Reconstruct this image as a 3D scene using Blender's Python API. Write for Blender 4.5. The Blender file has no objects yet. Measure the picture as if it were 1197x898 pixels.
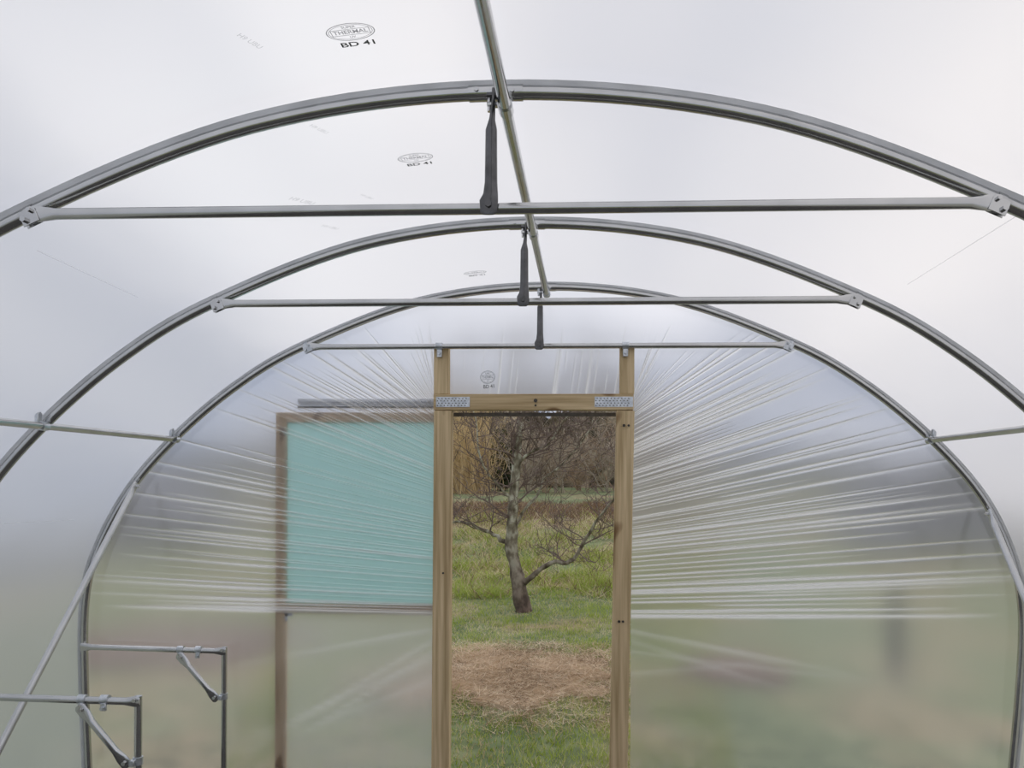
import bpy, math, random
import numpy as np
from mathutils import Vector, Matrix, noise
random.seed(4); np.random.seed(4)
scene = bpy.context.scene
scene.view_settings.view_transform = 'Standard'
col = scene.collection

# ---------------------------------------------------------------- camera
F = 900.0; PPX, PPY = 648.0, 562.0
CX, CH = 0.255, 1.75
YAW, ROLL = math.radians(2.5), math.radians(0.2)
cam_d = bpy.data.cameras.new("camera"); cam = bpy.data.objects.new("camera", cam_d); col.objects.link(cam)
cam_d.sensor_width = 36; cam_d.lens = 36*F/1197
cam_d.shift_x = -(PPX-598.5)/1197; cam_d.shift_y = (PPY-449)/1197
cam_d.clip_end = 500; cam_d.clip_start = 0.05
M3 = Matrix.Rotation(YAW, 3, 'Z') @ Matrix.Rotation(math.pi/2, 3, 'X') @ Matrix.Rotation(ROLL, 3, 'Z')
M = M3.to_4x4(); M.translation = Vector((CX, 0, CH)); cam.matrix_world = M
scene.camera = cam
CP = Vector((CX, 0, CH))
def ray(px, py): return M3 @ Vector(((px-PPX)/F, -(py-PPY)/F, -1))
def P(px, py, Y):
    r = ray(px, py); return CP + r*(Y/r.y)

D1, D2, D3 = 2.265, 3.43, 4.55
G0 = -0.15
YB = -4.0

# ---------------------------------------------------------------- materials
def newmat(name):
    m = bpy.data.materials.new(name); m.use_nodes = True
    nt = m.node_tree; nt.nodes.clear()
    out = nt.nodes.new("ShaderNodeOutputMaterial")
    return m, nt, out
def N(nt, t, **kw):
    n = nt.nodes.new(t)
    for k, v in kw.items():
        if k in n.inputs: n.inputs[k].default_value = v
        else: setattr(n, k, v)
    return n
def ramp(nt, fac, stops):
    r = nt.nodes.new("ShaderNodeValToRGB")
    e = r.color_ramp.elements
    while len(e) < len(stops): e.new(0.5)
    for i, (p, c) in enumerate(stops):
        e[i].position = p; e[i].color = (*c, 1)
    nt.links.new(fac, r.inputs[0]); return r
def coordnoise(nt, scale, nscale=1.0, detail=4, src='Object'):
    tc = N(nt, "ShaderNodeTexCoord"); mp = N(nt, "ShaderNodeMapping"); mp.inputs['Scale'].default_value = scale
    nt.links.new(tc.outputs[src], mp.inputs[0])
    n = N(nt, "ShaderNodeTexNoise"); n.inputs['Scale'].default_value = nscale; n.inputs['Detail'].default_value = detail
    nt.links.new(mp.outputs[0], n.inputs['Vector']); return n
def simple(name, stops, scale=(8,8,8), rough=0.7, metal=0.0, bump=0.0, detail=4, src='Object'):
    m, nt, out = newmat(name)
    n = coordnoise(nt, scale, detail=detail, src=src)
    r = ramp(nt, n.outputs[0], stops)
    b = N(nt, "ShaderNodeBsdfPrincipled"); b.inputs['Roughness'].default_value = rough; b.inputs['Metallic'].default_value = metal
    nt.links.new(r.outputs[0], b.inputs['Base Color'])
    if bump:
        bp = N(nt, "ShaderNodeBump"); bp.inputs['Strength'].default_value = bump; bp.inputs['Distance'].default_value = 0.01
        nt.links.new(n.outputs[0], bp.inputs['Height']); nt.links.new(bp.outputs[0], b.inputs['Normal'])
    nt.links.new(b.outputs[0], out.inputs[0]); return m

GALV = simple("galvanised_steel", [(0.3,(0.52,0.525,0.525)),(0.7,(0.62,0.625,0.625))], (9,9,9), 0.17, 1.0)
PALE = simple("pale_galvanised_steel", [(0.3,(0.60,0.61,0.62)),(0.7,(0.70,0.71,0.72))], (9,9,9), 0.35, .75)
GALV_D = simple("weathered_dark_steel_and_shade", [(0.3,(0.08,0.08,0.08)),(0.7,(0.15,0.15,0.155))], (20,20,20), 0.22, 0.9)
BRIGHT = simple("bright_zinc", [(0.35,(0.48,0.51,0.54)),(0.65,(0.70,0.73,0.77))], (40,40,40), 0.32, 0.85)
def wood(name, scale, a=(0.40,0.285,0.14), b=(0.72,0.56,0.34)):
    m, nt, out = newmat(name)
    n = coordnoise(nt, scale, detail=6)
    r = ramp(nt, n.outputs[0], [(0.32,a),(0.5,tuple((x+y)/2 for x,y in zip(a,b))),(0.68,b)])
    kn = coordnoise(nt, tuple(1.0 if s>10 else .5 for s in scale), nscale=9, detail=0)
    kr = ramp(nt, kn.outputs[0], [(0.0,(.35,.27,.2)),(0.24,(.42,.33,.25)),(0.29,(1,1,1))])
    mx = N(nt,"ShaderNodeMix",data_type='RGBA',blend_type='MULTIPLY'); mx.inputs['Factor'].default_value=1
    nt.links.new(r.outputs[0],mx.inputs[6]); nt.links.new(kr.outputs[0],mx.inputs[7])
    b_ = N(nt, "ShaderNodeBsdfPrincipled"); b_.inputs['Roughness'].default_value = .75
    nt.links.new(mx.outputs[2], b_.inputs['Base Color'])
    bp = N(nt, "ShaderNodeBump"); bp.inputs['Strength'].default_value = .3; bp.inputs['Distance'].default_value = 0.01
    nt.links.new(n.outputs[0], bp.inputs['Height']); nt.links.new(bp.outputs[0], b_.inputs['Normal'])
    nt.links.new(b_.outputs[0], out.inputs[0]); return m
WOODV = wood("timber_upright", (40,40,1.4)); WOODH = wood("timber_rail", (1.4,40,40))
WOODD_V = wood("door_timber_upright", (40,40,2), (0.46,0.32,0.17), (0.70,0.53,0.33))
WOODD_H = wood("door_timber_rail", (2,40,40), (0.44,0.31,0.17), (0.68,0.51,0.33))
DARK = simple("dark_bolt", [(0.3,(0.03,0.025,0.02)),(0.7,(0.07,0.06,0.05))], (50,50,50), 0.6)
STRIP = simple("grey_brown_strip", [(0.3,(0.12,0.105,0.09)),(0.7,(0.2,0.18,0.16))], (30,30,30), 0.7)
INK = simple("print_ink", [(0.3,(0.17,0.18,0.19)),(0.7,(0.26,0.27,0.28))], (50,50,50), 0.9)
def netmat(name, c, c2, tfac, tint, tl=0.6, sc=120):
    m, nt, out = newmat(name)
    n = coordnoise(nt, (sc,sc,sc), detail=1)
    r = ramp(nt, n.outputs[0], [(0.4,c),(0.6,c2)])
    d = N(nt, "ShaderNodeBsdfDiffuse"); t = N(nt, "ShaderNodeBsdfTranslucent"); tp = N(nt, "ShaderNodeBsdfTransparent")
    tp.inputs[0].default_value = (*tint,1)
    nt.links.new(r.outputs[0], d.inputs[0]); nt.links.new(r.outputs[0], t.inputs[0])
    a = N(nt, "ShaderNodeMixShader"); a.inputs[0].default_value=tl; nt.links.new(d.outputs[0],a.inputs[1]); nt.links.new(t.outputs[0],a.inputs[2])
    b = N(nt, "ShaderNodeMixShader"); b.inputs[0].default_value=tfac; nt.links.new(a.outputs[0],b.inputs[1]); nt.links.new(tp.outputs[0],b.inputs[2])
    nt.links.new(b.outputs[0], out.inputs[0]); return m
TAPE = netmat("foam_tape", (0.74,0.75,0.76), (0.8,0.81,0.82), 0.0, (1,1,1), .72, 8)
INKO = netmat("grey_print_ink", (0.20,0.21,0.23), (0.28,0.29,0.31), 0.3, (1,1,1), 0.3, 60)
INKF = netmat("faded_print_ink", (0.34,0.35,0.37), (0.44,0.45,0.47), 0.72, (1,1,1), 0.3, 60)
WELT = netmat("film_welt", (0.9,0.9,0.93), (0.95,0.95,0.97), 0.6, (1,1,1), 0.5, 10)

def film(name, trans, tcol, rcol, fold_highlight=False, rough=0.5, ior=1.17, gloss=0.07, gr=0.3, bump=.12):
    m, nt, out = newmat(name)
    n = coordnoise(nt, (0.6,0.5,0.6), detail=2)
    bn = coordnoise(nt, (1.2,0.7,1.2), detail=3)
    bp = N(nt, "ShaderNodeBump"); bp.inputs['Strength'].default_value = bump; bp.inputs['Distance'].default_value = 0.08
    nt.links.new(bn.outputs[0], bp.inputs['Height'])
    tr = N(nt, "ShaderNodeBsdfTranslucent"); tr.inputs[0].default_value = (*tcol,1)
    df = N(nt, "ShaderNodeBsdfDiffuse"); df.inputs[0].default_value = (*tcol,1)
    m0 = N(nt, "ShaderNodeMixShader"); m0.inputs[0].default_value = 0.08
    nt.links.new(tr.outputs[0], m0.inputs[1]); nt.links.new(df.outputs[0], m0.inputs[2])
    rf = N(nt, "ShaderNodeBsdfRefraction"); rf.inputs['Color'].default_value = (*rcol,1)
    rf.inputs['Roughness'].default_value = rough; rf.inputs['IOR'].default_value = ior
    m1 = N(nt, "ShaderNodeMixShader")
    mr = N(nt, "ShaderNodeMapRange"); mr.inputs['From Min'].default_value=0.3; mr.inputs['From Max'].default_value=0.7
    mr.inputs['To Min'].default_value = 1-trans-0.05; mr.inputs['To Max'].default_value = 1-trans+0.05
    nt.links.new(n.outputs[0], mr.inputs[0])
    fac = mr.outputs[0]
    gl = N(nt, "ShaderNodeBsdfGlossy"); gl.inputs['Roughness'].default_value = gr; gl.inputs[0].default_value=(0.95,0.95,0.97,1)
    m2 = N(nt, "ShaderNodeMixShader"); m2.inputs[0].default_value = gloss
    if fold_highlight:
        at = N(nt, "ShaderNodeAttribute"); at.attribute_name = "fold_highlight"  # crease mask: gathered layers and crease highlights put into the film as whiteness
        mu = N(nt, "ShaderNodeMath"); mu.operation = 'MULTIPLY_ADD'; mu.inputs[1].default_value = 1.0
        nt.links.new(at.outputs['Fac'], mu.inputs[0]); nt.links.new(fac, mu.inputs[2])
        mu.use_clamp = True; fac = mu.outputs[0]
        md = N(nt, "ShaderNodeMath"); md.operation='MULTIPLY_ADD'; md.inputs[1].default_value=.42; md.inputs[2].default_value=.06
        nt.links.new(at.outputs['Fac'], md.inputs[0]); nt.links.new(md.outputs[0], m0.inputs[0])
    nt.links.new(fac, m1.inputs[0])
    nt.links.new(rf.outputs[0], m1.inputs[1]); nt.links.new(m0.outputs[0], m1.inputs[2])
    nt.links.new(m1.outputs[0], m2.inputs[1]); nt.links.new(gl.outputs[0], m2.inputs[2])
    for s in (tr, df, gl, rf): nt.links.new(bp.outputs[0], s.inputs['Normal'])
    nt.links.new(m2.outputs[0], out.inputs[0]); return m
FILM_ROOF = film("roof_polythene", 0.38, (0.795,0.79,0.795), (0.86,0.855,0.865), rough=.50, ior=1.15, gr=.22, bump=.25)
FILM_END = film("end_polythene", 0.80, (0.995,0.995,1.0), (0.935,0.94,0.965), fold_highlight=True, gloss=.10, gr=.15, rough=.46)
TEAL = netmat("teal_netting", (0.60,0.84,0.83), (0.70,0.92,0.91), 0.25, (0.82,0.97,0.97), .78)
DOORFILM = netmat("door_polythene", (0.84,0.86,0.85), (0.9,0.92,0.92), 0.68, (0.98,0.99,0.98), .85)

# ---------------------------------------------------------------- mesh builder
class MB:
    def __init__(s): s.v=[]; s.f=[]; s.mi=[]; s.cur=0
    def face(s, f): s.f.append(f); s.mi.append(s.cur)
    def tube(s, pts, rad, seg=12, ref=None, caps=True):
        pts=[Vector(p) for p in pts]; n=len(pts); base=len(s.v)
        if not isinstance(rad,(list,tuple)): rad=[rad]*n
        t0=(pts[1]-pts[0]).normalized()
        a = Vector(ref) if ref is not None else (Vector((0,0,1)) if abs(t0.z)<0.9 else Vector((0,1,0)))
        n1=(a-t0*a.dot(t0)).normalized()
        for i in range(n):
            t=(pts[min(i+1,n-1)]-pts[max(i-1,0)]).normalized()
            n1=(n1-t*n1.dot(t)).normalized(); n2=t.cross(n1)
            r=rad[i]; ra,rb=(r if isinstance(r,tuple) else (r,r))
            for k in range(seg):
                an=2*math.pi*k/seg
                s.v.append(pts[i]+n1*(ra*math.cos(an))+n2*(rb*math.sin(an)))
        for i in range(n-1):
            for k in range(seg):
                k2=(k+1)%seg
                s.face((base+i*seg+k, base+i*seg+k2, base+(i+1)*seg+k2, base+(i+1)*seg+k))
        if caps:
            s.face(tuple(base+k for k in reversed(range(seg))))
            s.face(tuple(base+(n-1)*seg+k for k in range(seg)))
    def box(s, c, size, R=None, bev=0.0):
        c=Vector(c); hx,hy,hz=[q/2 for q in size]; b=min(bev,hx*.9,hy*.9,hz*.9) if bev else 0
        base=len(s.v); R=R or Matrix.Identity(3)
        if not b:
            for x in(-hx,hx):
                for y in(-hy,hy):
                    for z in(-hz,hz): s.v.append(c+R@Vector((x,y,z)))
            for f in((0,1,3,2),(4,6,7,5),(0,4,5,1),(2,3,7,6),(0,2,6,4),(1,5,7,3)): s.face(tuple(base+i for i in f))
            return
        idx={}
        for sx in(-1,1):
            for sy in(-1,1):
                for sz in(-1,1):
                    for ax in range(3):
                        p=[sx*(hx-b),sy*(hy-b),sz*(hz-b)]; p[ax]=(sx*hx,sy*hy,sz*hz)[ax]
                        idx[(sx,sy,sz,ax)]=len(s.v); s.v.append(c+R@Vector(p))
        def q(l): s.face(tuple(idx[k] for k in l))
        for a in(-1,1):
            q([(a,-1,-1,0),(a,1,-1,0),(a,1,1,0),(a,-1,1,0)][::a])
            q([(-1,a,-1,1),(-1,a,1,1),(1,a,1,1),(1,a,-1,1)][::a])
            q([(-1,-1,a,2),(1,-1,a,2),(1,1,a,2),(-1,1,a,2)][::a])
        for a in(-1,1):
            for d in(-1,1):
                q([(a,d,-1,0),(a,d,1,0),(a,d,1,1),(a,d,-1,1)])
                q([(a,-1,d,0),(a,1,d,0),(a,1,d,2),(a,-1,d,2)])
                q([(-1,a,d,1),(1,a,d,1),(1,a,d,2),(-1,a,d,2)])
        for a in(-1,1):
            for d in(-1,1):
                for e in(-1,1): q([(a,d,e,0),(a,d,e,1),(a,d,e,2)])
    def obj(s, name, mats, parent=None, smooth=True, fixn=True):
        me=bpy.data.meshes.new(name); me.from_pydata([tuple(v) for v in s.v],[],s.f); 
        mats = mats if isinstance(mats,(list,tuple)) else [mats]
        for m in mats: me.materials.append(m)
        if len(mats)>1: me.polygons.foreach_set("material_index", s.mi)
        if fixn:
            import bmesh
            bm=bmesh.new(); bm.from_mesh(me); bmesh.ops.recalc_face_normals(bm, faces=bm.faces); bm.to_mesh(me); bm.free()
        if smooth:
            me.polygons.foreach_set("use_smooth",[True]*len(me.polygons))
            try: me.set_sharp_from_angle(angle=math.radians(40))
            except Exception: pass
        me.update()
        o=bpy.data.objects.new(name, me); col.objects.link(o)
        if parent: o.parent=parent
        return o
def meta(o, label, category=None, group=None, kind=None):
    o["label"]=label
    if category: o["category"]=category
    if group: o["group"]=group
    if kind: o["kind"]=kind
def empty(name, loc=(0,0,0)):
    e=bpy.data.objects.new(name,None); e.empty_display_size=0.1; col.objects.link(e); e.location=loc; return e
def attach(o, e):
    o.parent=e; o.matrix_parent_inverse=Matrix.Translation(-e.location)

# ---------------------------------------------------------------- tunnel profile
KEY=[(0,2.895),(0.75,2.81),(1.45,2.55),(1.87,2.305),(2.25,1.985),(2.53,1.66),(2.71,1.30),(2.775,0.98),(2.775,0.5),(2.745,G0)]
def profile(off=0.0, sub=10):
    k=[(-KEY[1][0],KEY[1][1])]+KEY+[(2.72,-0.8)]
    out=[]
    for i in range(1,len(k)-2):
        p0,p1,p2,p3=[np.array(k[j]) for j in(i-1,i,i+1,i+2)]
        for a in range(sub):
            t=a/sub
            out.append(0.5*((2*p1)+(-p0+p2)*t+(2*p0-5*p1+4*p2-p3)*t*t+(-p0+3*p1-3*p2+p3)*t**3))
    out.append(np.array(KEY[-1],float))
    out=np.array(out)
    if off:
        d=np.gradient(out,axis=0); nrm=np.stack([-d[:,1],d[:,0]],1); nrm/=np.linalg.norm(nrm,axis=1)[:,None]
        out=out+nrm*off; out[0,0]=0
    return out
PR=profile(); PRO=profile(0.032)
def adj(x,z):
    # the real hoops lean a little to one side low down
    k=min(1,max(0,(1.7-z)/.7)); k=k*k*(3-2*k)
    if x>0: return x-.018*k-.045*min(1,max(0,(1.0-z)/1.1))
    return x-.018*k
def full(pr):
    f=np.concatenate([pr[::-1]*np.array([-1,1]), pr[1:]])
    f[:,0]=[adj(x,z) for x,z in f]; return f
def hoop_at_z(z, pr=PR):
    i=np.argmin(abs(pr[:,1]-z)); return pr[i]
def hoop_at_x(x, pr=PR):
    return float(np.interp(x, pr[:60,0], pr[:60,1]))

def bolt(mb, c, axis, r=0.009, h=0.012):
    c=Vector(c); a=Vector(axis).normalized()
    mb.tube([c-a*h/2,c+a*h/2],[r,r],seg=6)

# hoops
for i,D in enumerate((D1,D2,D3)):
    e=empty("tunnel_hoop",(0,D,0))
    mb=MB(); mb.tube([(x,D,z) for x,z in full(PR)],0.0205,seg=20)
    o=mb.obj("hoop_tube",GALV); attach(o,e)
    mb=MB(); pr=profile(0.0255); mb.tube([(x,D,z) for x,z in full(pr)],[(0.0035,0.027)]*len(full(pr)),seg=8,ref=(-1,0,0.0))
    o=mb.obj("hot_spot_tape",TAPE); attach(o,e); o["label"]="pale grey foam tape strip"
    mb=MB()
    mb.tube([(-0.10,D,hoop_at_x(0.10)),(0,D,2.895),(0.06,D,hoop_at_x(0.06))],0.0235,seg=16)
    bolt(mb,(-0.075,D-0.024,hoop_at_x(.07)),(0,1,0),0.007); bolt(mb,(0.03,D-0.024,2.89),(0,1,0),0.007)
    o=mb.obj("joint_sleeve",GALV); attach(o,e)
    meta(e, ["large galvanised steel hoop joined at the crown","galvanised steel hoop arching under the polythene cover","galvanised steel end hoop framing the polythene end wall"][i],"tunnel hoop","steel hoops of the tunnel")

# ridge tube
mb=MB(); RX,RZ=0.008,2.850
mb.tube([(RX,YB,RZ),(RX,D3-0.04,RZ)],0.0185,seg=16)
o=mb.obj("ridge_tube",GALV); meta(o,"long galvanised ridge tube running under the hoop crowns","ridge pole")
for D in (D1,D2,D3):
    mb=MB(); y=D-0.03 if D==D3 else D
    mb.tube([(RX,y-0.022,RZ),(RX,y+0.022,RZ)],0.0225,seg=16)
    mb.box((RX-0.036,y-0.01,RZ+0.005),(0.034,0.02,0.012),bev=.002); bolt(mb,(RX-0.045,y-0.01,RZ+.005),(0,0,1),0.008,0.04)
    c=mb.obj("ridge_clamp",BRIGHT if D==D3 else GALV,o)

# crossbars
def flat_tube(mb,a,b,r,ref_thin,fl=0.09,wide=0.024,thin=0.005,seg=14,fa=True,fb=True):
    a=Vector(a); b=Vector(b); L=(b-a).length; d=(b-a)/L
    ts=[(0,1,.7),(.006,1,1),(fl*.4,1,1),(fl,0,1)] if fa else [(0,0,1)]
    te=[(L-fl,0,1),(L-fl*.4,1,1),(L-.006,1,1),(L,1,.7)] if fb else [(L,0,1)]
    pts=[];rad=[]
    for t,w,q in ts+[(L*.5,0,1)]+te:
        pts.append(a+d*t); rad.append((thin,wide*q) if w else (r,r))
    mb.tube(pts,rad,seg=seg,ref=ref_thin)
BX=1.432
for i,D in enumerate((D1,D2,D3)):
    y=D-0.034; z=2.541; e=empty("crossbar",(0,y,z))
    mb=MB(); flat_tube(mb,(-BX+.010,y,z+.000),(BX-.010,y,z+.000),0.0165,(0,1,0))
    o=mb.obj("bar_tube",GALV); attach(o,e)
    for s in(-1,1):
        mb=MB()
        zc=hoop_at_x(BX); c=Vector((s*BX,D,zc)); t=Vector((s*.04,0,hoop_at_x(BX+.02)-hoop_at_x(BX-.02))).normalized()
        mb.tube([c-t*0.013,c+t*0.013],0.0228,seg=16)
        n=Vector((-t.z,0,t.x)); 
        if n.z>0:n=-n
        R=Matrix.Rotation(math.atan2(-t.z,t.x),3,'Y')
        for dy in(-0.040,-0.024): mb.box(c+n*.032-t*.006+Vector((0,dy,0)),(0.052,0.003,0.046),R,bev=.0015)
        bolt(mb,c+n*.036+t*.008+Vector((0,-.046,0)),(0,1,0),0.009,0.014); bolt(mb,c+n*.016-t*.018+Vector((0,-.046,0)),(0,1,0),0.007,0.012)
        o=mb.obj("hoop_bracket",BRIGHT if i==2 else GALV); attach(o,e)
    meta(e,["straight galvanised crossbar with flattened bolted ends","straight galvanised crossbar bolted between the hoop sides","thin galvanised crossbar above the timber doorway"][i],"crossbar","crossbars of the tunnel")
    x=-0.029
    mb=MB(); zt,zb=2.888,2.515
    pts=[(x+.006,y-.002,zt),(x+.006,y-.002,zt-.01),(x+.005,y-.003,zt-.05),(x+.002,y-.004,zt-.09),(x,y-.006,zt-.12),(x,y-.008,zb+.10),(x,y-.018,zb+.06),(x-.004,y-.026,zb+.04),(x-.004,y-.026,zb+.006),(x-.004,y-.026,zb)]
    rad=[(0.012,0.005),(0.016,0.005),(0.015,0.006),(0.015,0.009),(0.013,0.017),(0.014,0.0185),(0.012,0.022),(0.006,0.027),(0.005,0.024),(0.004,0.016)]
    mb.tube(pts,rad,seg=16,ref=(0,1,0))
    bolt(mb,(x-.004,y-.034,zb+.028),(0,1,0),0.010,0.014); bolt(mb,(x+.006,y,zt-.015),(1,0,0),0.008,0.04)
    o=mb.obj("hanging_strut",GALV_D); meta(o,"short dark steel strut with flattened ends between hoop crown and crossbar","strut","struts under the ridge")

# purlins
for s in(-1,1):
    hx,hz=2.215,2.0
    mb=MB(); flat_tube(mb,(s*hx,YB,hz-.01),(s*hx,D3-0.02,hz-.01),0.017,(s*.7,0,.7),fa=False)
    o=mb.obj("side_rail",GALV); meta(o,"galvanised side rail clamped along the hoops","side rail","side rails of the tunnel")
    for D in(D1,D2,D3):
        mb=MB(); mb.tube([(s*(hx+.0),D-.06,hz-.01),(s*hx,D-.02,hz-.01)],0.021,seg=14)
        mb.box((s*(hx+.02),D-.045,hz+.025),(0.018,0.03,0.05),bev=.003); bolt(mb,(s*(hx+.02),D-.045,hz+.04),(0,0,1),0.010,0.03)
        mb.obj("rail_clamp",BRIGHT,o)
# diagonal wind braces
for s,zt in((-1,1.735),(1,1.60)):
    x,z=hoop_at_z(zt)
    mb=MB(); flat_tube(mb,(s*(x-.035),D3-.05,z),(s*(2.77-.06)-.03,3.34,G0),0.0185,(1,0,0))
    bolt(mb,(s*(x-.04),D3-.055,z-.02),(1,0,0),.01,.03)
    o=mb.obj("diagonal_brace",PALE); meta(o,"slanting pale galvanised brace from end hoop down to the ground","brace","diagonal braces")

# bench frames
for D,z,xl,xa,xb,lab in((D3,0.730,-1.925,-2.18,-1.96,"tubular steel bench support beside the end wall"),(D2,0.752,-1.785,-2.03,-1.82,"tubular steel bench support fixed to the next hoop")):
    y=D-.036; e=empty("bench_support",(xl,y,0))
    mb=MB(); flat_tube(mb,(-2.80,y,z+.008),(xl+.02,y,z-.008),0.0165,(0,1,0),fl=.07,wide=.024)
    attach(mb.obj("bench_bar",GALV),e)
    mb=MB(); mb.tube([(xl,y+.022,z+.012),(xl,y+.022,G0)],0.0165,seg=14); bolt(mb,(xl,y-.008,z),(0,1,0),.01,.016)
    attach(mb.obj("leg",GALV),e)
    mb=MB()
    a=Vector((xa,y-.03,z-.02)); b=Vector((xb+.012,y-.012,z-.30)); d=b-a
    cs=[(0,(.004,.016)),(.03,(.005,.027)),(.14,(.006,.027)),(.26,(.014,.017)),(.74,(.014,.017)),(.86,(.006,.027)),(.97,(.005,.027)),(1,(.004,.016))]
    mb.tube([a+d*u for u,_ in cs],[r for _,r in cs],seg=14,ref=(0,1,0))
    bolt(mb,a+d*.07+Vector((0,-.01,0)),(0,1,0),.010,.014); bolt(mb,a+d*.93+Vector((0,-.01,0)),(0,1,0),.010,.014)
    attach(mb.obj("diagonal_stay",GALV),e)
    for cx in(xa,(xa+xb)/2):
        mb=MB(); mb.tube([(cx-.018,y,z),(cx+.018,y,z)],.0215,seg=14); mb.box((cx,y-.012,z-.03),(.026,.014,.036),bev=.002); bolt(mb,(cx,y-.022,z-.035),(0,1,0),.009,.016)
        attach(mb.obj("clamp",BRIGHT),e)
    mb=MB(); mb.tube([(xl,y+.022,z-.30),(xl,y+.022,z-.265)],.0215,seg=14); mb.box((xl-.01,y-.002,z-.284),(.024,.03,.026),bev=.002)
    attach(mb.obj("clamp",BRIGHT),e)
    meta(e,lab,"bench support","bench supports along the side")

# ---------------------------------------------------------------- cover film
YE=D3+0.055
def grid_obj(name, V, nu, nv, mat, flip=False):
    me=bpy.data.meshes.new(name)
    fs=[]
    for i in range(nu-1):
        for j in range(nv-1):
            a=i*nv+j; f=(a,a+1,a+nv+1,a+nv); fs.append(f[::-1] if flip else f)
    me.from_pydata([tuple(v) for v in V],[],fs); me.materials.append(mat)
    me.polygons.foreach_set("use_smooth",[True]*len(fs)); me.update()
    o=bpy.data.objects.new(name,me); col.objects.link(o); return o
prf=full(PRO); ys=np.linspace(YB,YE,120)
V=[]
dd=np.gradient(prf,axis=0); nn=np.stack([dd[:,1],-dd[:,0]],1); nn/=np.linalg.norm(nn,axis=1)[:,None]
for y in ys:
    ph=((y-D3)/1.14)%1.0; sag=0.010*math.sin(math.pi*ph)**2 if y<D3 else 0
    for (x,z),(nx,nz) in zip(prf,nn):
        V.append((x+nx*sag*0.6,y,z+nz*sag*0.6 if z>0.4 else z))
cover=grid_obj("ceiling",V,len(ys),len(prf),FILM_ROOF)
p=cover.data.polygons[(45)*(len(prf)-1)+len(prf)//2]
if p.normal.z>0: cover.data.flip_normals()
meta(cover,"milky translucent polythene cover stretched over the steel hoops",kind="structure")

# end wall
L=np.concatenate([[0],np.cumsum(np.linalg.norm(np.diff(PRO,axis=0),axis=1))])
def hp(s): return np.interp(s,L,PRO[:,0]),np.interp(s,L,PRO[:,1])
s_x=float(np.interp(0.62,PRO[:60,0],L[:60])); s_z=float(L[np.argmin(abs(PRO[:,1]-0.99))])
rng=np.random.RandomState(11)
def n1d(x,seed): return noise.noise(Vector((x,seed*7.31,seed*1.7)))
ZT=2.262; XL,XR=-0.664,0.523; XM=(XL+XR)/2
for side,nm in((1,"wall_end"),(-1,"wall_end.001")):
    xe=XR-.01 if side>0 else XL+.01
    nv,nsx=2600,38
    vv=np.linspace(0,1,nv)
    ss=np.linspace(0,1,nsx)**1.15
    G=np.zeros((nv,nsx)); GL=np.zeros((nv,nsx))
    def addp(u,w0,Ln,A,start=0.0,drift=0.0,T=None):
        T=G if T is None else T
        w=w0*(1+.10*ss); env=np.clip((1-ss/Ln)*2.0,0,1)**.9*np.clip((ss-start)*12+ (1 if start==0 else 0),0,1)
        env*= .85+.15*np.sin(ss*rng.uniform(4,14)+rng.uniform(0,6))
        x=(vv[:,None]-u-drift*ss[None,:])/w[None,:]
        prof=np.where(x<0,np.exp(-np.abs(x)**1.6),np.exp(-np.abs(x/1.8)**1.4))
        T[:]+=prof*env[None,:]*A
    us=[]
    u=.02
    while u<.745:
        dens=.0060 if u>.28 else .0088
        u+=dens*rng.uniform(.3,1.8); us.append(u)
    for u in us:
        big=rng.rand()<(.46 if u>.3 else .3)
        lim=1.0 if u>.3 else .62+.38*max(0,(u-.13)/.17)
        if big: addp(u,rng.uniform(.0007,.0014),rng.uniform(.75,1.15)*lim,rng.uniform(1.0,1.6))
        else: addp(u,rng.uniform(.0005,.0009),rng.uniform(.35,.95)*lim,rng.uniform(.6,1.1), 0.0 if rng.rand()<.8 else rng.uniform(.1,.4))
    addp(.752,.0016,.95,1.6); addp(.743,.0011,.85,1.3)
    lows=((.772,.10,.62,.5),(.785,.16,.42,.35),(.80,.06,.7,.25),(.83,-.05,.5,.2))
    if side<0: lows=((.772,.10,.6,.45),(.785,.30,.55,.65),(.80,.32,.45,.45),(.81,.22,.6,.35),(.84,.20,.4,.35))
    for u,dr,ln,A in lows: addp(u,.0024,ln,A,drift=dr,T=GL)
    G=np.minimum(G,1.5)
    V=[];fold_highlight=[]
    dxs=np.interp(vv,[0,.13,.75,1],[XM,xe,xe,xe]); dzs=np.interp(vv,[0,.13,.28,.62,.75,1],[ZT,ZT,2.12,1.36,0.955,G0])
    for i in range(nv):
        v=vv[i]
        wv=v+.006*n1d(v*7,21+side)*min(1,v*10)*max(0,min(1,(.78-v)*10))
        hx,hz=hp(np.interp(wv,[0,.13,.75,1],[0,s_x,s_z,L[-1]])); hx=adj(hx*side,hz)
        m=min(1,max(0,(0.765-v)/0.012)) 
        if v<.13: m*=0.4
        nl=n1d(v*38,3+side); nh=n1d(v*110,5+side)
        for j,s in enumerate(ss):
            g=G[i,j]; e2=max(0,1-s*1.1)
            dyv=(0.006*g+0.005*((0.5-abs(nl))*0.6+(0.5-abs(nh))*0.35)*e2)*m+.003*GL[i,j]
            y=YE-dyv*math.sin(math.pi*min(1,max(0,(s+.02)*4))/2)
            wob=-0.005*(.5+n1d(v*4+s*1.5,11))*(math.sin(math.pi*s))
            V.append((dxs[i]+(hx-dxs[i])*s, y+wob, dzs[i]+(hz-dzs[i])*s))
            fold_highlight.append(min(1,m*1.0*g+.6*GL[i,j]))
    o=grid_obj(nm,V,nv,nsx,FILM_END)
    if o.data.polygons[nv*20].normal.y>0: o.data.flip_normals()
    a=o.data.attributes.new("fold_highlight",'FLOAT','POINT'); a.data.foreach_set("value",fold_highlight)
    meta(o,"translucent polythene end wall with pleats fanning from the door frame",kind="structure")

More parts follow.
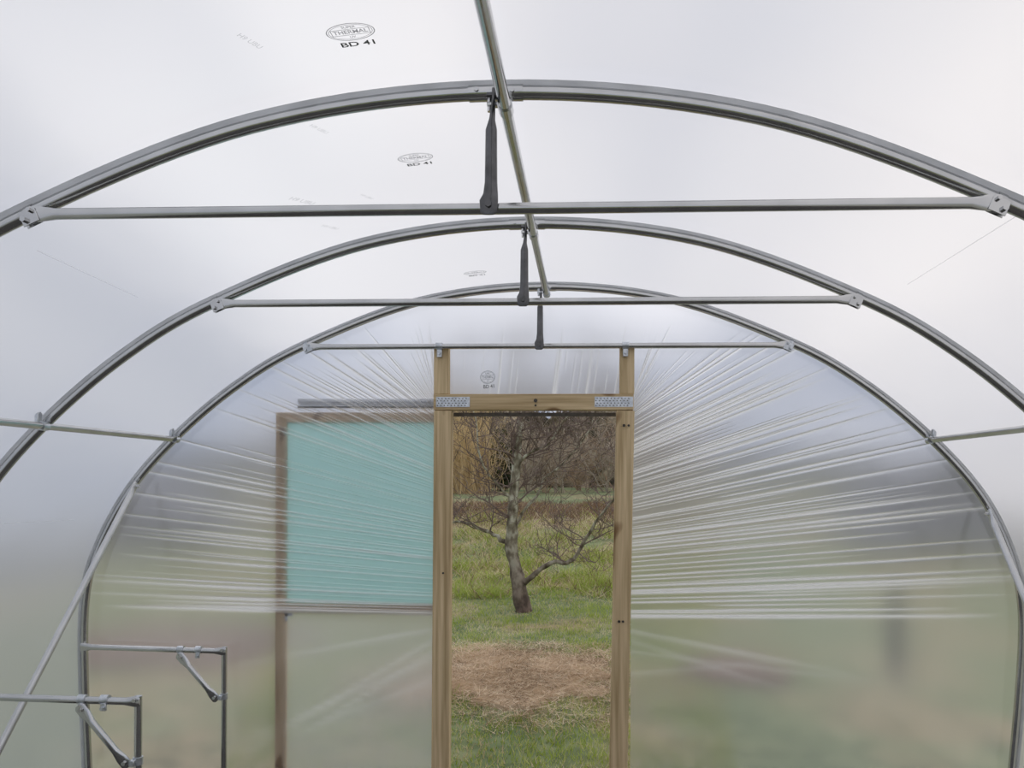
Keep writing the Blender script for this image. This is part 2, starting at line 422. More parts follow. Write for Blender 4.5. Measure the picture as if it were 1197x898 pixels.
# ---------------------------------------------------------------- door frame
df=empty("door_frame",(XM,D3,0))
def part(name,fn,mats,parent,smooth=False,label=None):
    mb=MB(); fn(mb); o=mb.obj(name,mats,smooth=smooth); attach(o,parent)
    if label:o["label"]=label
    return o
yc=D3+0.015; OX=.02
def lean(a): return Matrix.Rotation(a,3,'Y')
part("post",lambda m:m.box((-.631+OX,yc,(2.163+G0)/2),(.106,.07,2.163-G0),lean(.004),bev=.003),WOODV,df)
part("post",lambda m:m.box((.441+OX-.006,yc,(2.163+G0)/2),(.106,.07,2.163-G0),lean(.016),bev=.003),WOODV,df)
part("upper_post",lambda m:m.box((-.638+OX,yc,(2.262+2.555)/2),(.088,.06,.293),bev=.003),WOODV,df)
part("upper_post",lambda m:m.box((.462+OX,yc,(2.262+2.555)/2),(.086,.06,.293),bev=.003),WOODV,df)
part("lintel",lambda m:m.box((XM,yc,2.214),(XR-XL-.004,.072,.095),bev=.003),WOODH,df)
def plate(x0,w,h=.060,z=2.214):
    def f(m):
        m.box((x0,yc-.038,z),(w,.003,h))
        m.cur=1
        nx=int(w/.021)
        for i in range(nx):
            for j in range(4):
                px=x0-w/2+.011+i*.0205+(.004 if j%2 else -.003); pz=z-h/2+.009+j*.0138
                b=len(m.v)
                for dx,dz in((-.0055,-.003),(.0055,-.003),(.0,.004)): m.v.append(Vector((px+dx,yc-.0402,pz+dz)))
                m.face((b,b+1,b+2))
        m.cur=0
    return f
for x0,w in((-.565+OX,.20),(.385+OX,.225)):
    mb=MB(); plate(x0,w)(mb); o=mb.obj("nail_plate",[BRIGHT,DARK],smooth=False,fixn=False); attach(o,df)
for x,z,r in((-.055,2.222,.011),(-.055,2.193,.006),(.465,2.075,.008),(.492,2.075,.007),(.44,.925,.008),(.463,.925,.007),(-.60,1.2,.006)):
    mb=MB(); mb.tube([(x,yc-.041,z),(x,yc-.03,z)],r,seg=12); attach(mb.obj("bolt",DARK),df)
for x in(-.645+OX,.452+OX):
    def f(m,x=x):
        m.tube([(x-.02,D3-.034,2.543),(x+.02,D3-.034,2.543)],.021,seg=14); m.box((x,D3-.03,2.508),(.03,.012,.06),bev=.002); bolt(m,(x,D3-.04,2.50),(0,1,0),.009,.02)
    part("post_clamp",f,BRIGHT,df,True)
TRK=simple("pale_zinc_track",[(0.3,(0.78,0.80,0.83)),(0.7,(0.88,0.9,0.93))],(10,10,10),.5,.0)
def f(m):
    m.box((-.60,YE+.018,2.220),(1.82,.004,.036)); m.box((-.60,YE+.010,2.240),(1.82,.018,.004)); m.box((-.60,YE+.003,2.232),(1.82,.003,.016))
part("sliding_track",f,TRK,df,label="grey metal sliding door track")
part("track_shade",lambda m:m.box((-.60,YE+.010,2.192),(1.82,.016,.012)),GALV_D,df,label="dark bar for the shade under the track")  # shade below the track, modelled as a dark bar
part("lintel_strip",lambda m:m.box((-.05,YE+.03,2.148),(1.03,.02,.022)),STRIP,df,label="dull strip under the lintel")  # plain grey-brown bar across the opening, just below the lintel
meta(df,"pale treated timber doorway frame with metal nail plates","door frame")
# sliding door
DY=YE+.026; dx0,dx1=-1.645,-.58
dr=empty("door_1",((dx0+dx1)/2,DY,0)); dxc=(dx0+dx1)/2; dw=dx1-dx0-.13
part("door_stile",lambda m:m.box((dx0+.0325,DY,1.02),(.065,.04,2.28),bev=.002),WOODD_V,dr)
part("door_stile",lambda m:m.box((dx1-.0325,DY,1.02),(.065,.04,2.28),bev=.002),WOODD_V,dr)
part("door_rail",lambda m:m.box((dxc,DY,2.130),(dw,.04,.06),bev=.002),WOODD_H,dr)
part("door_rail",lambda m:m.box((dxc,DY,.977),(dw,.04,.05),bev=.002),WOODD_H,dr)
part("door_rail",lambda m:m.box((dxc,DY,-.075),(dw,.04,.09),bev=.002),WOODD_H,dr)
part("netting_panel",lambda m:m.box((dxc,DY+.005,1.551),(dw+.002,.003,1.098)),TEAL,dr,label="teal green windbreak netting")
mb=MB(); z0,z1=-.03,.952
mb.v+=[Vector((dxc-dw/2,DY+.005,z0)),Vector((dxc+dw/2,DY+.005,z0)),Vector((dxc+dw/2,DY+.005,z1)),Vector((dxc-dw/2,DY+.005,z1))]; mb.face((0,1,2,3))
o=mb.obj("film_panel",DOORFILM,fixn=False); attach(o,dr); o["label"]="clear polythene lower panel"
part("corner_brace",lambda m:(m.box((dx0+.085,DY-.022,.93),(.05,.004,.02)),m.box((dx0+.07,DY-.022,.92),(.018,.004,.06))),BRIGHT,dr)
meta(dr,"sliding timber door with teal netting upper panel, outside the film",kind="structure")

# ---------------------------------------------------------------- printed marks
def text_mesh(body,size,off=.012):
    cu=bpy.data.curves.new("t",'FONT'); cu.body=body; cu.size=size; cu.align_x='CENTER'; cu.align_y='CENTER'; cu.offset=size*off
    o=bpy.data.objects.new("t",cu); col.objects.link(o)
    bpy.context.view_layer.update()
    me=bpy.data.meshes.new_from_object(o.evaluated_get(bpy.context.evaluated_depsgraph_get()))
    vs=[(v.co.x,v.co.y) for v in me.vertices]; fs=[tuple(p.vertices) for p in me.polygons]
    bpy.data.objects.remove(o); return vs,fs
def ring2(a,b,w,n=48):
    vs=[];fs=[]
    for i in range(n):
        t=2*math.pi*i/n; vs+= [(a*math.cos(t),b*math.sin(t)),((a-w)*math.cos(t),(b-w)*math.sin(t))]
    for i in range(n):
        j=(i+1)%n; fs.append((2*i,2*j,2*j+1,2*i+1))
    return vs,fs
def shift(g,dx,dy,sx=1,sy=1): return [(x*sx+dx,y*sy+dy) for x,y in g[0]],g[1]
def logo():
    out=[]
    out.append(ring2(.063,.037,.0030)); out.append(ring2(.057,.031,.0017))
    bx=[(-.050,-.013),(.050,-.013),(.050,.013),(-.050,.013),(-.048,-.011),(.048,-.011),(.048,.011),(-.048,.011)]
    out.append((bx,[(0,1,5,4),(1,2,6,5),(2,3,7,6),(3,0,4,7)]))
    out.append(shift(text_mesh("THERMAL",.0215,.02),0,0,.95))
    out.append(shift(text_mesh("SUPER",.013,.02),0,.0205))
    out.append(shift(text_mesh("UV",.012,.02),0,-.0215))
    return out
LG=logo(); BD=[shift(text_mesh("BD 41",.028,.018),.006,-.054,1.35)]
def place2d(name,parts,O,ux,uy,mat,parent,label=None):
    vs=[];fs=[]
    for v,f in parts:
        b=len(vs); vs+= [tuple(O+ux*x+uy*y) for x,y in v]; fs+= [tuple(b+i for i in q) for q in f]
    me=bpy.data.meshes.new(name); me.from_pydata(vs,[],fs); me.materials.append(mat)
    o=bpy.data.objects.new(name,me); col.objects.link(o); o.parent=parent
    if label:o["label"]=label
    return o
def roofhit(px,py,off=.014):
    r=ray(px,py); lo,hi=0,8
    for _ in range(50):
        m=(lo+hi)/2; q=CP+r*m
        if q.z<hoop_at_x(abs(q.x),PRO) and abs(q.x)<2.8: lo=m
        else: hi=m
    q=CP+r*lo; e=.01
    t=Vector((2*e,0,hoop_at_x(abs(q.x+e),PRO)-hoop_at_x(abs(q.x-e),PRO))).normalized()
    n=Vector((t.z,0,-t.x))
    return q+n*off,t
for px,py in((409,31),(485,180),(555,316)):
    q,t=roofhit(px,py); place2d("printed_logo",LG,q,t,Vector((0,-1,0)),INKO,cover,"grey oval stamp")
    place2d("printed_text",BD,q,t,Vector((0,-1,0)),INK,cover,"dark bold BD 41 print")
q=P(570,441,YE-.012); w=bpy.data.objects["wall_end.001"]
ux=Vector((1,0,.08)).normalized()*.72; uy=Vector((-.08,0,1)).normalized()*1.05
place2d("printed_logo",LG,q,ux,uy,INKO,w,"grey oval stamp"); place2d("printed_text",BD,q,ux,uy,INK,w,"dark bold BD 41 print")
for px,py,an,sz in((291,42,-68,.022),(352,231,-62,.034),(372,146,-66,.022),(385,262,-62,.026),(428,226,-66,.02)):
    q,t=roofhit(px,py); a=math.radians(an); ux=t*math.cos(a)+Vector((0,-1,0))*math.sin(a); uy=-t*math.sin(a)+Vector((0,-1,0))*math.cos(a)
    place2d("printed_text",[text_mesh("H9 UBU",sz)],q,ux,uy,INKF,cover,"faint small slanted print")
for (a,b),(c,d) in (((1062,330),(1195,246)),((42,290),(160,345)),((3,611),(84,607))):
    pts=[roofhit(a+(c-a)*u/14,b+(d-b)*u/14,.010)[0] for u in range(15)]
    mb=MB(); mb.tube(pts,.0012,seg=6); o=mb.obj("fold_crease",WELT,cover)

# ---------------------------------------------------------------- ground and garden
def gh(x,y):
    h=float(np.interp(y,[4.7,7,11,14,20,25,45,60,90],[G0,-.03,0,.14,.66,.90,1.30,1.5,1.6]))
    if y>5.2: h+=0.05*noise.noise(Vector((x*.5,y*.5,0)))*min(1,(y-5.2))+ (0.14*noise.noise(Vector((x*.9,y*.9,3))) if 12<y<26 else 0)
    return h
gx=np.concatenate([np.linspace(-60,-8,14),np.linspace(-7,7,57),np.linspace(8,60,14)]); gy=np.concatenate([np.linspace(-15,4,12),np.linspace(4.5,28,80),np.linspace(29,90,26)])
V=[(x,y,gh(x,y)) for y in gy for x in gx]
m,nt,out=newmat("grass_ground")
geo=N(nt,"ShaderNodeNewGeometry"); sep=N(nt,"ShaderNodeSeparateXYZ"); nt.links.new(geo.outputs['Position'],sep.inputs[0])
def posn(s,d=5):
    n=N(nt,"ShaderNodeTexNoise"); n.inputs['Scale'].default_value=s; n.inputs['Detail'].default_value=d; nt.links.new(geo.outputs['Position'],n.inputs['Vector']); return n
r1=ramp(nt,posn(6).outputs[0],[(0.3,(0.11,0.14,0.058)),(0.5,(0.19,0.225,0.10)),(0.72,(0.27,0.285,0.145))])
r3=ramp(nt,posn(.5,3).outputs[0],[(0.38,(0.74,0.84,0.80)),(0.5,(1,1,1)),(0.6,(1.5,1.08,1.25))])
mq=N(nt,"ShaderNodeMix",data_type='RGBA',blend_type='MULTIPLY'); mq.inputs['Factor'].default_value=1; nt.links.new(r1.outputs[0],mq.inputs[6]); nt.links.new(r3.outputs[0],mq.inputs[7])
r2=ramp(nt,posn(1.2).outputs[0],[(0.35,(0.13,0.095,0.055)),(0.65,(0.27,0.20,0.125))])
band=N(nt,"ShaderNodeMapRange"); band.inputs['From Min'].default_value=18; band.inputs['From Max'].default_value=21; nt.links.new(sep.outputs[1],band.inputs[0])
band2=N(nt,"ShaderNodeMapRange"); band2.inputs['From Min'].default_value=27.5; band2.inputs['From Max'].default_value=26; nt.links.new(sep.outputs[1],band2.inputs[0])
mu=N(nt,"ShaderNodeMath",operation='MULTIPLY'); nt.links.new(band.outputs[0],mu.inputs[0]); nt.links.new(band2.outputs[0],mu.inputs[1])
mx=N(nt,"ShaderNodeMix",data_type='RGBA'); nt.links.new(mu.outputs[0],mx.inputs['Factor']); nt.links.new(mq.outputs[2],mx.inputs[6]); nt.links.new(r2.outputs[0],mx.inputs[7])
bs=N(nt,"ShaderNodeBsdfPrincipled"); bs.inputs['Roughness'].default_value=.95; nt.links.new(mx.outputs[2],bs.inputs['Base Color']); nt.links.new(bs.outputs[0],out.inputs[0])
g=grid_obj("ground",V,len(gy),len(gx),m); 
meta(g,"grassy garden ground rising gently to a far hedge",kind="structure"); g["category"]="ground"
if g.data.polygons[500].normal.z<0: g.data.flip_normals()
SOIL=simple("trodden_soil",[(.35,(0.06,0.057,0.053)),(.65,(0.12,0.113,0.105))],(3,3,3),.95,0,.5,8)
V=[(x,y,G0+.012+.006*noise.noise(Vector((x*2,y*2,0)))) for y in np.linspace(YB,YE-.03,60) for x in np.linspace(-2.75,2.67,40)]
o=grid_obj("floor",V,60,40,SOIL); 
if o.data.polygons[5].normal.z<0: o.data.flip_normals()
meta(o,"dark trodden soil floor inside the tunnel",kind="structure")

def leafmat(name,c,c2):
    m,nt,out=newmat(name); n=coordnoise(nt,(1.5,1.5,1.5)); r=ramp(nt,n.outputs[0],[(0.35,c),(0.65,c2)])
    d=N(nt,"ShaderNodeBsdfDiffuse"); t=N(nt,"ShaderNodeBsdfTranslucent"); a=N(nt,"ShaderNodeMixShader"); a.inputs[0].default_value=.3
    nt.links.new(r.outputs[0],d.inputs[0]); nt.links.new(r.outputs[0],t.inputs[0]); nt.links.new(d.outputs[0],a.inputs[1]); nt.links.new(t.outputs[0],a.inputs[2]); nt.links.new(a.outputs[0],out.inputs[0]); return m
GR=[leafmat("grass_green",(0.30,0.39,0.07),(0.45,0.53,0.13)),leafmat("grass_light",(0.54,0.55,0.18),(0.66,0.64,0.30)),leafmat("grass_straw",(0.60,0.48,0.30),(0.79,0.69,0.50)),leafmat("dead_bracken",(0.20,0.13,0.085),(0.34,0.235,0.155))]
def blades(name,n,xf,y0,y1,l0,l1,w,pm,parent=None,ypow=1.0,hfun=gh,lean=.5,mats=GR,clump=.7,clf=1.6,cut=None):
    ys_=y0+(y1-y0)*np.random.rand(n)**ypow; vs=[];fs=[];mi=[]
    for i in range(n):
        y=ys_[i]; a,b=xf(y); x=random.uniform(a,b); z=hfun(x,y)
        if z is None: continue
        cl=noise.noise(Vector((x*clf,y*clf,9)))+.5*noise.noise(Vector((x*4,y*4,2)))
        if cut is not None and cl<cut and random.random()<.6: continue
        l=max(.01,random.uniform(l0,l1)*(1+clump*cl)); an=random.uniform(0,math.tau); ww=w*random.uniform(.6,1.3)*(1+y*.03)
        dx,dy=math.cos(an)*ww,math.sin(an)*ww; lx,ly=random.gauss(0,lean)*l,random.gauss(0,lean)*l
        b_=len(vs); vs+=[(x-dx,y-dy,z-.004),(x+dx,y+dy,z-.004),(x+lx,y+ly,z+l)]; fs.append((b_,b_+1,b_+2))
        pp=pm(y) if callable(pm) else pm
        q=random.random()-cl*.8; k=0 if q<pp[0] else (1 if q<pp[0]+pp[1] else 2)
        if len(pp)>2 and random.random()<pp[2]: k=3
        mi.append(k)
    me=bpy.data.meshes.new(name); me.from_pydata(vs,[],fs)
    for m in mats: me.materials.append(m)
    me.polygons.foreach_set("material_index",mi); me.update()
    o=bpy.data.objects.new(name,me); col.objects.link(o)
    if parent:o.parent=parent
    return o
o=blades("lawn_grass",60000,lambda y:(-.3*y-.6,.12*y+.6),YE+.1,13,.02,.05,.004,(.50,.28),ypow=1.0)
meta(o,"short green lawn grass with dry straw flecks","grass",kind="stuff")
def pmf(y):
    a=min(1,max(0,(y-13)/6)); b=.14+min(1,max(0,(y-19)/2.5))*(.72)
    return (.46-.34*a,.18-.06*a,b)
o=blades("rough_grass",60000,lambda y:(-.3*y-.6,.12*y+.8),11.2,26.5,.05,.19,.006,pmf,lean=1.0,clump=1.9,clf=1.1,cut=-.12)
meta(o,"long tussocky grass on the bank, green and straw coloured","grass",kind="stuff")

# mulch heaps
STRAW=[leafmat("straw_brown",(0.56,0.41,0.27),(0.70,0.54,0.38)),leafmat("straw_pale",(0.80,0.66,0.48),(0.92,0.80,0.63)),leafmat("straw_dark",(0.24,0.16,0.10),(0.38,0.27,0.18))]
MULCHD=[leafmat("dark_mulch",(0.28,0.20,0.17),(0.36,0.265,0.225))]
def mulch(cx,cy,ra,rb,H,n,lab,mats=STRAW,prob=.5):
    def dist(x,y): return math.hypot((x-cx)/ra,(y-cy)/rb)+.34*noise.noise(Vector((x*2,y*2,4)))+.32*noise.noise(Vector((x*6,y*6,4)))
    def hf0(x,y):
        d=dist(x,y)
        if d>.74: return None
        return gh(x,y)+H*(1-d*d)**.7+.02*noise.noise(Vector((x*7,y*7,1)))
    def hf(x,y):
        d=dist(x,y)
        if d>.64 and random.random()>max(0,(1.35-d)/.71): return None
        return gh(x,y)+.012+H*max(0,1-d*d)**.7+.02*noise.noise(Vector((x*7,y*7,1)))
    vs=[];nr,na=24,72; fs=[]
    for i in range(nr+1):
        for k in range(na):
            rr=i/nr; x=cx+ra*rr*math.cos(math.tau*k/na); y=cy+rb*rr*math.sin(math.tau*k/na); z=hf0(x,y)
            vs.append((x,y,(z if z is not None else gh(x,y)-.06)))
    for i in range(nr):
        for k in range(na): fs.append((i*na+k,(i+1)*na+k,(i+1)*na+(k+1)%na,i*na+(k+1)%na))
    me=bpy.data.meshes.new("mulch_heap"); me.from_pydata(vs,[],fs); me.materials.append(mats[0]); me.update()
    o=bpy.data.objects.new("mulch_heap",me); col.objects.link(o)
    c=blades("straw",n,lambda y:(cx-ra*1.3,cx+ra*1.3),cy-rb*1.3,cy+rb*1.3,.012,.034,.0028,(.40,.40),hfun=hf,lean=4,mats=mats if len(mats)>2 else mats*3,parent=o); c["kind"]="stuff"
    meta(o,lab,"mulch heap","mulch heaps on the lawn"); return o
mulch(-.38,7.02,1.2,1.1,.04,40000,"flat round patch of dry pale straw mulch on the lawn")
mulch(-4.2,8.6,1.8,1.5,.10,2500,"brown mulch heap seen hazily through the film",MULCHD)
mulch(1.62,7.6,.6,.8,.06,1500,"small brown mulch patch seen hazily through the film",MULCHD)

# ---------------------------------------------------------------- trees
def barkmat(name,lo,mid,hi,z0,z1,dk):
    m,nt,out=newmat(name); n=coordnoise(nt,(12,12,7),detail=8); r=ramp(nt,n.outputs[0],[(.36,lo),(.5,mid),(.64,hi)])
    geo=N(nt,"ShaderNodeNewGeometry"); sp=N(nt,"ShaderNodeSeparateXYZ"); nt.links.new(geo.outputs['Position'],sp.inputs[0])
    mr=N(nt,"ShaderNodeMapRange"); mr.inputs['From Min'].default_value=z0; mr.inputs['From Max'].default_value=z1; nt.links.new(sp.outputs[2],mr.inputs[0])
    mx=N(nt,"ShaderNodeMix",data_type='RGBA'); nt.links.new(mr.outputs[0],mx.inputs['Factor']); 
    r2=ramp(nt,n.outputs[0],[(.38,dk),(.6,tuple(c*2.4 for c in dk))]); nt.links.new(r2.outputs[0],mx.inputs[6]); nt.links.new(r.outputs[0],mx.inputs[7])
    b=N(nt,"ShaderNodeBsdfPrincipled"); b.inputs['Roughness'].default_value=.95; nt.links.new(mx.outputs[2],b.inputs['Base Color'])
    bp=N(nt,"ShaderNodeBump"); bp.inputs['Strength'].default_value=1; bp.inputs['Distance'].default_value=.03; nt.links.new(n.outputs[0],bp.inputs['Height']); nt.links.new(bp.outputs[0],b.inputs['Normal'])
    nt.links.new(b.outputs[0],out.inputs[0]); return m
BARK=barkmat("lichen_bark",(0.11,0.09,0.06),(0.29,0.265,0.185),(0.60,0.59,0.47),.0,1.3,(0.08,0.055,0.045))
BARKD=simple("reddish_twig_bark",[(0.3,(0.13,0.09,0.075)),(0.7,(0.26,0.20,0.165))],(9,9,5),.9)
def grow(mb,p,d,l,r,depth,seg=5,up=.15,rmin=.003,nb=(3,5),jit=.2):
    n=5; pts=[p.copy()]; rad=[r]; q=p.copy(); dd_=d.normalized()
    for i in range(n):
        dd_=(dd_+Vector((random.gauss(0,jit),random.gauss(0,jit),random.gauss(0,jit*.8)+up*.3))).normalized()
        q=q+dd_*l/n; pts.append(q.copy()); rad.append(max(rmin*.6,r*(1-.7*(i+1)/n)))
    mb.tube(pts,rad,seg=seg,caps=False)
    if depth>0:
        for k in range(random.randint(*nb)):
            i=random.randint(1,n); a=Vector((random.gauss(0,1),random.gauss(0,1),random.gauss(.35,.6))).normalized()
            nd=(dd_*.6+a*.8).normalized(); grow(mb,pts[i],nd,l*random.uniform(.4,.75),max(rmin,rad[i]*.6),depth-1,4 if depth>1 else 3,up,rmin,nb,jit)
def limb(mb,pix,Y,radii,tw,dy=0,l=.6,i0=3,jt=.28):
    pts=[]
    for i,(a,b) in enumerate(pix): pts.append(P(a,b,Y+dy*i/(len(pix)-1)))
    P2=[];R2=[]
    for i in range(len(pts)-1):
        p0=pts[max(i-1,0)];p1=pts[i];p2=pts[i+1];p3=pts[min(i+2,len(pts)-1)]
        for a in range(4):
            t=a/4; j=Vector((random.gauss(0,1),random.gauss(0,1),random.gauss(0,1)))*radii[i]*(jt if i or a else 0)
            P2.append(.5*((2*p1)+(p2-p0)*t+(2*p0-5*p1+4*p2-p3)*t*t+(3*p1-p0-3*p2+p3)*t**3)+j); R2.append((radii[i]*(1-t)+radii[i+1]*t)*(1+.12*random.uniform(-1,1)))
    P2.append(pts[-1]);R2.append(radii[-1]); mb.tube(P2,R2,seg=12)
    mt=MBT
    for k in range(tw):
        i=random.randint(i0,len(P2)-1); a=Vector((random.gauss(0,1),random.gauss(0,.8),random.gauss(.6,.5))).normalized()
        grow(mt,P2[i],a,l*random.uniform(.5,1.3),max(.007,min(.014,R2[i]*.4)),2,5,rmin=.0042)
TY=10.3
tb=P(611,716,TY); tree=empty("fruit_tree",(tb.x,tb.y,0))
mb=MB(); MBT=MB()
limb(mb,[(613,726),(610,704),(604,672),(598,640),(599,605),(602,560),(606,515),(610,470),(606,420)],TY,[.145,.105,.09,.08,.07,.06,.05,.038,.02],22,l=.85,i0=14,jt=.08)
limb(mb,[(607,688),(622,674),(645,658),(668,655),(684,632),(700,605),(722,578),(738,540)],TY,[.045,.036,.030,.027,.023,.018,.013,.008],20,dy=-.5,i0=10)
limb(mb,[(598,642),(582,628),(562,618),(540,610),(518,612),(500,600)],TY,[.04,.029,.023,.018,.013,.008],14,dy=.4,i0=6)
limb(mb,[(600,622),(610,600),(628,580),(636,560),(660,540),(690,500),(700,450)],TY,[.028,.021,.018,.015,.012,.010,.007],22,dy=.6,i0=9)
limb(mb,[(600,595),(590,575),(572,556),(560,530),(556,490),(545,450)],TY,[.022,.017,.014,.012,.009,.006],18,dy=-.3)
limb(mb,[(603,548),(618,530),(640,520),(655,498),(676,470)],TY,[.020,.016,.013,.010,.007],24,dy=-.5)
o=mb.obj("trunk",BARK); attach(o,tree)
o=MBT.obj("twigs",BARKD,fixn=False); attach(o,tree); o["kind"]="stuff"
meta(tree,"bare leaning fruit tree with pale lichened bark on the lawn","tree")

# thicket shrubs
TH=[simple("willow_stems",[(0.3,(0.48,0.35,0.17)),(0.7,(0.74,0.57,0.32))],(3,3,1),.9),simple("grey_stems",[(0.3,(0.31,0.26,0.20)),(0.7,(0.52,0.45,0.36))],(3,3,1),.9),simple("brown_stems",[(0.3,(0.29,0.20,0.13)),(0.7,(0.50,0.37,0.25))],(3,3,1),.9)]
meshes=[]
mb=MB()
for k in range(150):
    bx,by=random.gauss(0,.5),random.gauss(0,.5); h=random.uniform(2.2,5.4); sp=random.gauss(0,.22),random.gauss(0,.22)
    pts=[];rad=[]
    for i in range(5):
        u=i/4; pts.append(Vector((bx+sp[0]*h*u**1.3+random.gauss(0,.1),by+sp[1]*h*u**1.3+random.gauss(0,.1),h*u))); rad.append(.02*(1-.7*u))
    mb.tube(pts,rad,seg=3,caps=False)
    for j in range(4):
        i=random.randint(1,4); p=pts[i]; q=p+Vector((random.gauss(0,.45),random.gauss(0,.45),random.uniform(.2,.8))); mb.tube([p,q],[.010,.004],seg=3,caps=False)
me_o=mb.obj("bare_shrub",TH[0],fixn=False,smooth=False); meshes.append(me_o.data); bpy.data.objects.remove(me_o)
for t in (1,2):
    mb=MB()
    for k in range(7):
        a=random.uniform(0,math.tau); d=Vector((math.cos(a)*.45,math.sin(a)*.45,1))
        grow(mb,Vector((math.cos(a)*.35,math.sin(a)*.35,0)),d,random.uniform(1.8,3.4),random.uniform(.03,.06),3,5,.2,.011,(4,5),.2)
    me_o=mb.obj("bare_shrub",TH[t],fixn=False,smooth=False); meshes.append(me_o.data); bpy.data.objects.remove(me_o)
for k in range(16):
    x=-11+k*1.0+random.uniform(-.4,.4); y=random.uniform(35,43); w=(0 if -8<x<-4.6 else (1,2)[k%2])
    o=bpy.data.objects.new("bare_shrub",meshes[w]); col.objects.link(o); o.location=(x,y,gh(x,y)-.05); o.rotation_euler=(0,0,random.uniform(0,6)); s=random.uniform(.75,1.1); o.scale=(s,s,s)
    meta(o,("leafless orange-brown willow shrub in the far thicket","leafless grey-brown shrub in the far thicket","leafless reddish-brown shrub in the far thicket")[w],"shrub","bare shrubs along the boundary")
# hedges
HM=simple("dark_hedge",[(0.36,(0.05,0.048,0.032)),(0.5,(0.18,0.145,0.095)),(0.62,(0.42,0.36,0.26))],(1.6,1.6,1.6),.95,detail=12)
HM2=simple("grey_winter_hedge",[(0.3,(0.13,0.135,0.155)),(0.7,(0.26,0.265,0.29))],(2.5,2.5,2.5),.95,detail=8)
def hedge(x0,x1,yb,H,mat,lab,nx,seed,ends=False):
    V=[];nz=26
    for j in range(nz):
        for i in range(nx):
            x=x0+(x1-x0)*i/(nx-1); u=j/(nz-1); e=min(1,(i/(nx-1))*8,(1-i/(nx-1))*8) if ends else 1
            top=H*(.2+.8*math.sqrt(max(0,e)))*(1+.16*noise.noise(Vector((x*.25,seed,0)))+.1*noise.noise(Vector((x*1.1,2,seed)))+.08*noise.noise(Vector((x*4,2,seed))))
            y=yb+1.0*noise.noise(Vector((x*.8,u*3,5+seed)))+(0 if u<.74 else (u-.74)*8)
            z=gh(x,yb)+top*min(1,u*1.35)-.1
            V.append((x,y,z))
    o=grid_obj("hedge",V,nz,nx,mat); meta(o,lab,"hedge","hedges around the garden")
hedge(-11,4,47,5.0,HM,"tall brown winter hedge along the far boundary",110,0)
hedge(4.2,50,52,2.2,HM2,"low distant grey hedge on the skyline",90,9)
hedge(-58,-11.2,52,2.2,HM2,"low distant grey hedge on the skyline",90,12)
hedge(5.2,24,17,2.1,HM2,"grey winter hedge seen hazily through the film",90,3,True)
hedge(-26,-7.2,17,1.8,HM2,"grey winter hedge seen hazily through the film",90,6,True)
def bush(x,y,h,r,lab,n=1300,ls=1,cols=((0.08,0.11,0.06),(0.15,0.19,0.11)),zb=0,name="garden_bush"):
    e=empty(name,(x,y,zb)); mb=MB(); 
    mb.tube([(x,y,zb-.05),(x+.02,y,zb+h*.5),(x,y,zb+h*.8)],[.06,.05,.02],seg=8); 
    attach(mb.obj("stem",BARKD),e)
    vs=[];fs=[]
    for k in range(n):
        u=random.random(); a=random.uniform(0,math.tau); rr=r*math.sin(math.pi*(.15+.8*u))**.6*random.uniform(.3,1.05)
        rv=lambda:Vector((random.gauss(0,1),random.gauss(0,1),random.gauss(0,1))).normalized()
        c=Vector((x+rr*math.cos(a),y+rr*math.sin(a),zb+h*(.05+.95*u))); d1=rv()*.035*ls; d2=rv()*.022*ls
        b=len(vs); vs+=[c-d1,c+d2,c+d1,c-d2]; fs.append((b,b+1,b+2,b+3))
    me=bpy.data.meshes.new("foliage"); me.from_pydata([tuple(v) for v in vs],[],fs); me.materials.append(leafmat("bush_leaf",*cols)); o=bpy.data.objects.new("foliage",me); col.objects.link(o); attach(o,e)
    meta(e,lab,"bush")
bush(3.05,7.6,.85,.10,"narrow dark green bush on the lawn behind the film",n=400)
bush(-4.3,40,3.2,.7,"dark evergreen bush in the far thicket",n=2600,ls=3.0,cols=((0.05,0.065,0.035),(0.10,0.12,0.065)),zb=gh(-4.3,40),name="evergreen_bush")

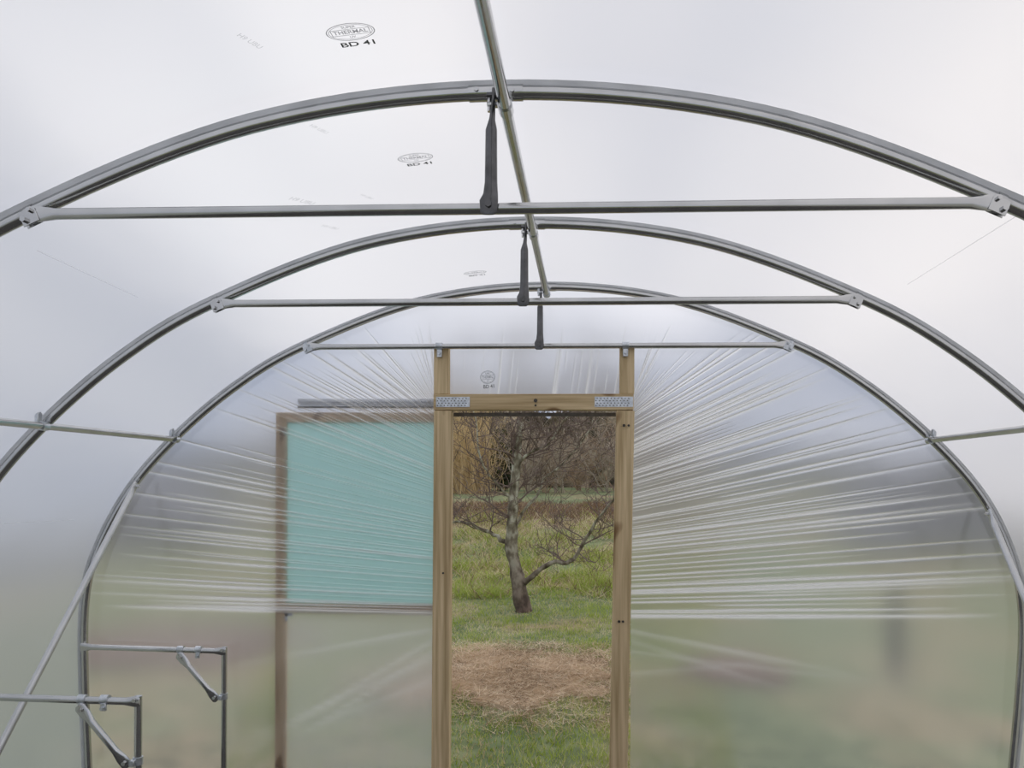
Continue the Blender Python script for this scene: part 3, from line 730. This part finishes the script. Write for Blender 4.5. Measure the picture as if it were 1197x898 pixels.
# ---------------------------------------------------------------- world + light
w=bpy.data.worlds.new("overcast_sky"); scene.world=w; w.use_nodes=True; nt=w.node_tree; nt.nodes.clear()
out=nt.nodes.new("ShaderNodeOutputWorld"); bg=nt.nodes.new("ShaderNodeBackground")
tc=N(nt,"ShaderNodeTexCoord"); mp=N(nt,"ShaderNodeMapping"); mp.inputs['Scale'].default_value=(1.7,1.7,3.4); mp.inputs['Location'].default_value=(.35,.1,.2); nt.links.new(tc.outputs['Generated'],mp.inputs[0])
n=N(nt,"ShaderNodeTexNoise"); n.inputs['Scale'].default_value=2.6; n.inputs['Detail'].default_value=4; nt.links.new(mp.outputs[0],n.inputs['Vector'])
r=ramp(nt,n.outputs[0],[(0.38,(0.46,0.52,0.65)),(0.5,(0.82,0.84,0.90)),(0.63,(1.30,1.27,1.25))])
sp=N(nt,"ShaderNodeSeparateXYZ"); nt.links.new(tc.outputs['Generated'],sp.inputs[0])
mr=N(nt,"ShaderNodeMapRange"); mr.inputs['From Min'].default_value=-1; mr.inputs['From Max'].default_value=1; nt.links.new(sp.outputs[0],mr.inputs[0])
wr=ramp(nt,mr.outputs[0],[(0.25,(.95,.965,.99)),(0.8,(1.13,1.075,1.03))])
mx=N(nt,"ShaderNodeMix",data_type='RGBA',blend_type='MULTIPLY'); mx.inputs['Factor'].default_value=1; nt.links.new(r.outputs[0],mx.inputs[6]); nt.links.new(wr.outputs[0],mx.inputs[7])
er=ramp(nt,sp.outputs[2],[(0.0,(.60,.65,.73)),(0.16,(.70,.74,.82)),(0.40,(1.05,1.05,1.05))])
m3=N(nt,"ShaderNodeMix",data_type='RGBA',blend_type='MULTIPLY'); m3.inputs['Factor'].default_value=1; nt.links.new(mx.outputs[2],m3.inputs[6]); nt.links.new(er.outputs[0],m3.inputs[7])
nt.links.new(m3.outputs[2],bg.inputs[0]); bg.inputs[1].default_value=0.92; nt.links.new(bg.outputs[0],out.inputs[0])
sl=bpy.data.lights.new("sun",'SUN'); sl.energy=0.60; sl.angle=math.radians(100); sl.color=(1,.98,.95)
so=bpy.data.objects.new("sun",sl); col.objects.link(so); so.rotation_euler=Vector((.15,.5,.9)).to_track_quat('Z','Y').to_euler()
